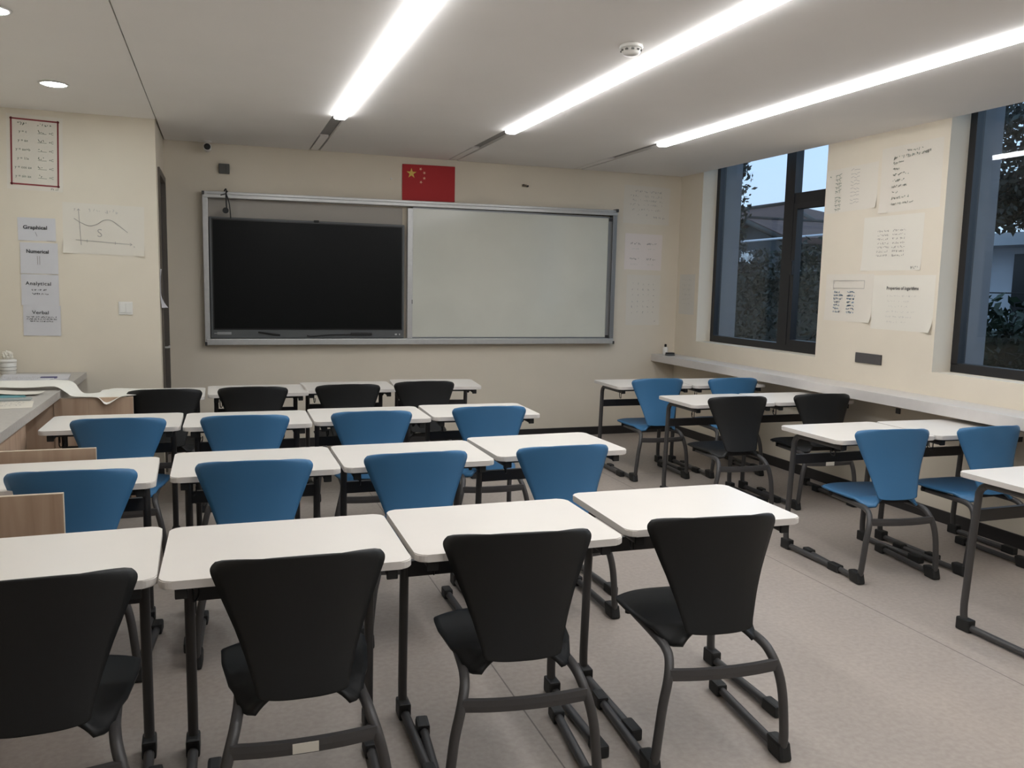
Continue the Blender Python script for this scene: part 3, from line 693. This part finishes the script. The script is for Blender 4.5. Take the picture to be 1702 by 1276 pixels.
# front wall right of the board
p = poster('handwritten_poster', F_FRONT(4.265, 2.42), .54, .39, PAPER, 'handwritten poster high right of the whiteboard, below the ceiling', (0, .015, 0, 0), -.02)
def f(bm):
    scribble(bm, -.14, .17, .14, .022, rn, .003)
    for k in range(4): scribble(bm, -.20 + .03 * (k % 2), .20, .09 - k * .045, .022, rn, .0022, dense=.75)
    scribble(bm, -.10, .08, -.10, .018, rn, .002, dense=.6); scribble(bm, .08, .24, -.115, .022, rn, .003, slant=-.1)
    for v in bm.verts: v.co.z = .0045
write(p, INKG, f)
p = poster('four_box_poster', F_FRONT(4.245, 1.935), .44, .375, mat('pinkish_paper', (.74, .665, .62), .9), 'pinkish poster with four printed boxes, middle one right of the whiteboard', (0, 0, 0, 0), -.01)
def f(bm):
    for (x, y) in ((-.10, .085), (.09, .085), (-.105, -.075), (.09, -.075)): scribble(bm, x - .055, x + .065, y, .018, rn, .004)
write(p, INKG, f)
def f(bm):
    for (x, y) in ((-.10, .03), (.09, .03), (-.105, -.13), (.09, -.13)): scribble(bm, x - .04, x + .045, y, .014, rn, .0018)
write(p, mat('faint_green_ink', (.50, .52, .46), .9), f, 'small_text')
p = poster('symbol_poster', F_FRONT(4.265, 1.43), .40, .53, PAPER, 'white poster covered in rows of small symbols, lowest right of the whiteboard', (0, .01, 0, 0), 0)
def f(bm):
    for i in range(5):
        for j in range(6):
            x = -.13 + i * .062; y = .17 - j * .06; stroke(bm, [(x + rn.uniform(-.008, .008), y + rn.uniform(-.012, .012)) for _ in range(3)], .0035)
    stroke(bm, [(.14, -.225), (.15, -.222)], .006)
write(p, INKG, f)
p = poster('faint_notice', F_RIGHT(7.74, 1.50), .30, .42, mat('faint_paper', (.63, .60, .54), .9), 'faint pale sheet on the right wall in the far corner', (0, 0, 0, 0), 0, 'notice')
write(p, mat('faint_ink', (.48, .45, .42), .9), lambda bm: [scribble(bm, -.09, .09, .15 - k * .05, .022, rn, .002) for k in range(6)])
# right wall between the windows
p = poster('sideways_poster', F_RIGHT(5.385, 2.36), .56, .34, PAPER, 'poster with sideways handwriting beside the far window', (0, .015, 0, .0), .02)
def f(bm):
    for col, x in enumerate((-.17, -.135)):
        for k in range(9):
            y = .12 - k * .030 - (.02 if k > 4 else 0); stroke(bm, [(x, y), (x + .03, y + rn.uniform(-.012, .012))], .005)
            stroke(bm, [(x + rn.uniform(0, .02), y), (x + rn.uniform(0, .03), y - .018)], .004)
    stroke(bm, [(-.235, .12), (-.225, .117)], .008)
write(p, INKGR, f)
def f(bm):
    for k in range(10):
        y = .14 - k * .028
        for x in (0, .035, .065): stroke(bm, [(x, y), (x + .028, y + rn.uniform(-.012, .012))], .004)
write(p, mat('light_ink', (.42, .39, .36), .9), f, 'lighter_writing')
p = poster('list_poster', F_RIGHT(4.795, 2.385), .56, .47, PAPER, 'large poster with a handwritten list beside the near window', (.012, 0, 0, .0), .01)
def f(bm):
    scribble(bm, -.04, .12, .185, .020, rn, .0035, slant=.03); scribble(bm, -.16, .20, .150, .022, rn, .004, slant=.03)
    for k, wv in enumerate((.12, .08, .16, .12, .14, .07, .18, .22)): scribble(bm, -.16, -.16 + wv, .115 - k * .042, .017, rn, .0034, slant=.03)
write(p, INKGR, f)
p = poster('two_column_poster', F_RIGHT(4.925, 1.925), .58, .40, PAPERW, 'poster with two columns of small writing, middle of the window pier', (.01, .006, 0, 0), .0)
def f(bm):
    for k in range(7):
        scribble(bm, -.14, -.02, .09 - k * .03, .015, rn, .0024); scribble(bm, .01, .14, .09 - k * .03, .015, rn, .0024)
    scribble(bm, .20, .27, -.18, .018, rn, .0035)
write(p, INKG, f)
p = poster('blue_text_poster', F_RIGHT(5.335, 1.515), .52, .37, PAPER, 'poster with rows of blue writing and a framed title, lower left on the pier', (.005, .02, 0, 0), .0)
def f(bm):
    for k in range(7):
        scribble(bm, -.16, -.08 + .03 * (k in (1, 2)), .045 - k * .026, .014, rn, .0035); scribble(bm, -.01, .08, .045 - k * .026, .014, rn, .004)
write(p, INKB, f)
def f(bm):
    a, b, c, d = -.17, .17, .075, .135; stroke(bm, [(a, c), (b, c), (b, d), (a, d), (a, c)], .004)
write(p, mat('light_ink', (.42, .39, .36), .9), f, 'title_frame')
p = poster('logarithm_poster', F_RIGHT(4.785, 1.49), .58, .40, PAPERW, 'white poster titled Properties of Logarithms, lower right on the pier', (0, .03, 0, 0), .0)
write(p, INK, lambda bm: add_text(bm, 'Properties of logarithms', 0, .105, .034, .0004, .30, .0045), 'title')
def f(bm):
    for k in range(6): scribble(bm, -.14, .14 - .04 * (k % 3), .05 - k * .038, .012, rn, .0016, dense=.7)
write(p, mat('faint_ink', (.48, .45, .42), .9), f, 'small_text')
t = obj('wall_socket', B((-.135, .135, -.038, .038, .0005, .010), bev=.003), mat('socket_grey', (.075, .068, .068), .5), None, F_RIGHT(5.068, 1.060)); tag(t, 'dark grey wide socket plate on the right wall above the ledge', 'socket')
t = obj('wall_button', B((-.02, .02, -.02, .02, .0005, .01), bev=.003), GREYP, None, F_RIGHT(4.735, .706)); tag(t, 'tiny dark cable outlet on the wall just below the ledge', 'outlet')

# ================================================================== OUTSIDE
GZ = -.35
struct('ground', B((XO, 60, -10, 70, GZ - .1, GZ)), GROUND)
def leaves(bm, n, pos, size, rnd):
    for _ in range(n):
        p = Vector(pos(rnd)); s = size * rnd.uniform(.6, 1.4); a = Vector((rnd.gauss(0, 1), rnd.gauss(0, 1), rnd.gauss(0, 1))).normalized(); b = a.orthogonal().normalized()
        b.rotate(Matrix.Rotation(rnd.uniform(0, 6.28), 3, a)); c = a.cross(b)
        bm.faces.new([bm.verts.new(v) for v in (p - b * s, p - c * s * .45, p + b * s, p + c * s * .45)])
def hedge(x0, x1, y0, y1, z1, n, label, m, rnd, size=.05):
    t = thing('garden_shrub', label, 'shrub', ((x0 + x1) / 2, (y0 + y1) / 2, GZ)); cx, cy = (x0 + x1) / 2, (y0 + y1) / 2; hx, hy, hz = (x1 - x0) / 2, (y1 - y0) / 2, z1 - GZ
    bumps = [(rnd.uniform(-hy, hy), rnd.uniform(-hx, hx), rnd.uniform(.8, 1.06)) for _ in range(8)]
    def pos(r):
        y = r.uniform(-hy, hy); x = r.uniform(-hx, hx) if r.random() < .5 else -hx * r.uniform(.85, 1.05)
        top = hz * (.90 + .07 * math.sin(y * 3.1) + .05 * math.sin(x * 5 + y * 7)); return (x, y, top * math.sqrt(r.random()) if r.random() < .8 else top * r.uniform(.93, 1.03))
    bm = new(); leaves(bm, n, pos, size, rnd); obj('foliage', bm, m, t)
    bm = new(); box(bm, -hx * .7, hx * .7, -hy * .95, hy * .95, .0, hz * .84, bev=.1); obj('inner_mass', bm, m, t)
    return t
def tree(x, y, crowns, label, m, rnd, n=3000, size=.06):
    t = thing('garden_tree', label, 'tree', (x, y, GZ)); bm = new()
    cz = sum(c[2] for c in crowns) / len(crowns); tube(bm, spline([(0, 0, 0), (.05, .02, cz * .5), (0, 0, cz)]), [.12 - .003 * k for k in range(11)], 8)
    for c in crowns: tube(bm, [(0, 0, c[2] * .6), (c[0] * .5, c[1] * .5, c[2] * .85), (c[0], c[1], c[2])], [.05, .03, .01], 6)
    obj('trunk', bm, BARK, t); bm = new()
    def pos(r):
        c = r.choice(crowns); v = Vector((r.gauss(0, 1), r.gauss(0, 1), r.gauss(0, 1))).normalized() * c[3] * r.random() ** .45; return (c[0] + v.x, c[1] + v.y, c[2] + v.z)
    leaves(bm, n, pos, size, rnd); obj('foliage', bm, m, t)
rd = random.Random(21)
hedge(8.0, 9.4, 9.0, 14.2, 2.30, 9000, 'tall dark green hedge filling the lower far window', LEAF, rd)
hedge(6.6, 7.8, 3.0, 7.6, 1.50, 7000, 'dark leafy bush outside the bottom of the near window', LEAF2, rd)
tree(9.9, 9.05, [(0, 0, 3.9, .95), (.3, -.9, 4.0, .9), (-.2, .1, 4.7, .9), (.2, -.5, 3.15, .40), (.4, .6, 4.4, .8), (.2, -1.6, 4.4, .9)], 'dark leafy tree behind the near window', LEAF, rd, 9000)
tree(7.1, 10.75, [(0, -.05, 3.05, .33), (-.05, -.20, 3.65, .2), (0, .2, 3.5, .5), (.1, .1, 2.7, .3)], 'slender tree whose twigs enter the far window from the left', LEAF, rd, 1300, .05)
bm = new()
rr = random.Random(5)
leaves(bm, 60, lambda r: (7.9 + r.gauss(0, .03), 11.35 + r.gauss(0, .06), 2.08 + r.gauss(0, .04)), .04, rr); tag(obj('flower_cluster', bm, mat('white_petals', (.75, .75, .75), .7)), 'cluster of white flowers on the hedge in the far window', 'flowers')
# brown roofed house
def gable_house(name, x0, x1, y0, y1, zb, ze, zr, label, along='y'):
    t = thing(name, label, 'house', (0, 0, 0)); bm = new(); box(bm, x0, x1, y0, y1, zb, ze)
    xm = (x0 + x1) / 2; ym = (y0 + y1) / 2
    if along == 'y':
        for y in (y0, y1): bm.faces.new([bm.verts.new(v) for v in ((x0, y, ze), (x1, y, ze), (xm, y, zr))])
    else:
        for x in (x0, x1): bm.faces.new([bm.verts.new(v) for v in ((x, y0, ze), (x, y1, ze), (x, ym, zr))])
    obj('walls', bm, HWALL, t); o = .25; th = .14; bm = new()
    for s in (-1, 1):
        if along == 'y':
            xe = x0 - o if s < 0 else x1 + o; zl = ze - (zr - ze) * o / (xm - x0); q = [(xe, y0 - o, zl), (xe, y1 + o, zl), (xm, y1 + o, zr), (xm, y0 - o, zr)]
        else:
            ye = y0 - o if s < 0 else y1 + o; zl = ze - (zr - ze) * o / (ym - y0); q = [(x0 - o, ye, zl), (x1 + o, ye, zl), (x1 + o, ym, zr), (x0 - o, ym, zr)]
        a = [bm.verts.new(v) for v in q]; b = [bm.verts.new((v[0], v[1], v[2] + th)) for v in q]
        bm.faces.new(a[::-1]); bm.faces.new(b)
        for k in range(4): bm.faces.new((a[k], a[(k + 1) % 4], b[(k + 1) % 4], b[k]))
    obj('roof', bm, ROOFT, t); bm = new()
    if along == 'x':
        for s in (-1, 1):
            ye = y0 - o if s < 0 else y1 + o; zl = ze - (zr - ze) * o / (ym - y0); tube(bm, [(x0 - o - .02, ye, zl + .04), (x0 - o - .02, ym, zr + .06)], .07, 4)
    tube(bm, [(x0 - o, ym, zr + th), (x1 + o, ym, zr + th)] if along == 'x' else [(xm, y0 - o, zr + th), (xm, y1 + o, zr + th)], .06, 5)
    obj('barge_board', bm, HTRIM, t)
    bm = new(); box(bm, x0 - .03, x0 + .02, ym - .4, ym + .4, zb + 1.1, zb + 2.2); obj('window', bm, WINDK, t); return t
t = thing('old_house', 'brown roofed house seen through the far window', 'house', (0, 0, 0))
obj('walls', B((17.3, 21.5, 19.9, 30.0, GZ, 3.05)), HWALL, t)
bm = new(); e = [(16.8, 19.4, 2.98), (22.0, 19.4, 2.98), (22.0, 30.5, 2.98), (16.8, 30.5, 2.98)]; rg = [(19.4, 25.6, 4.68), (19.4, 29.5, 4.68)]
v = [bm.verts.new(q) for q in e + rg]
for q in ((0, 1, 4), (1, 2, 5, 4), (2, 3, 5), (3, 0, 4, 5), (3, 2, 1, 0)): bm.faces.new([v[k] for k in q])
obj('roof', bm, ROOFT, t)
bm = new(); tube(bm, [rg[0], rg[1]], .09, 6); tube(bm, [e[0], rg[0]], .08, 6); obj('ridge_tiles', bm, HTRIM, t)
bm = new(); box(bm, 17.26, 17.31, 21.2, 22.2, .8, 2.1); obj('window', bm, WINDK, t)
gable_house('garden_shed', 13.0, 15.5, 17.0, 19.9, GZ, 2.78, 3.25, 'dark gabled outbuilding in front of the brown roofed house', 'x')
t = thing('garden_railing', 'pale horizontal railing above the hedge in the far window', 'railing', (0, 0, 0)); bm = new()
tube(bm, [(10.2, 10.6, 2.58), (10.2, 14.9, 2.55)], .022, 6); obj('top_rail', bm, WBUILD, t)
for y in (10.8, 12.1, 13.4, 14.7):
    bm = new(); tube(bm, [(10.2, y, GZ), (10.2, y, 2.56)], .02, 6); obj('post', bm, HTRIM, t)
# white building behind the near window
t = thing('white_building', 'white flat roofed building beyond the trees in the near window', 'building', (0, 0, 0))
obj('walls', B((12.6, 18, 6.0, 11.9, GZ, 2.36)), WBUILD, t)
obj('roof_slab', B((11.9, 18.2, 5.6, 12.2, 2.36, 2.56)), mat('roof_slab_white', (.42, .44, .48), .8), t)
for (a, b) in ((11.06, 11.30), (10.05, 10.50), (7.0, 8.6)):
    bm = B((12.56, 12.61, a, b, GZ + .1, 2.25)); obj('window', bm, WINDK, t)
t = thing('balcony_rail', 'thin dark railing before the white building', 'railing', (0, 0, 0)); bm = new()
tube(bm, [(12.0, 8.0, 1.60), (12.0, 11.2, 1.60)], .012, 6); obj('top_rail', bm, HTRIM, t)
for y in (8.4, 9.4, 10.45, 11.1):
    bm = new(); tube(bm, [(12.0, y, GZ), (12.0, y, 1.60)], .012, 6); obj('post', bm, HTRIM, t)
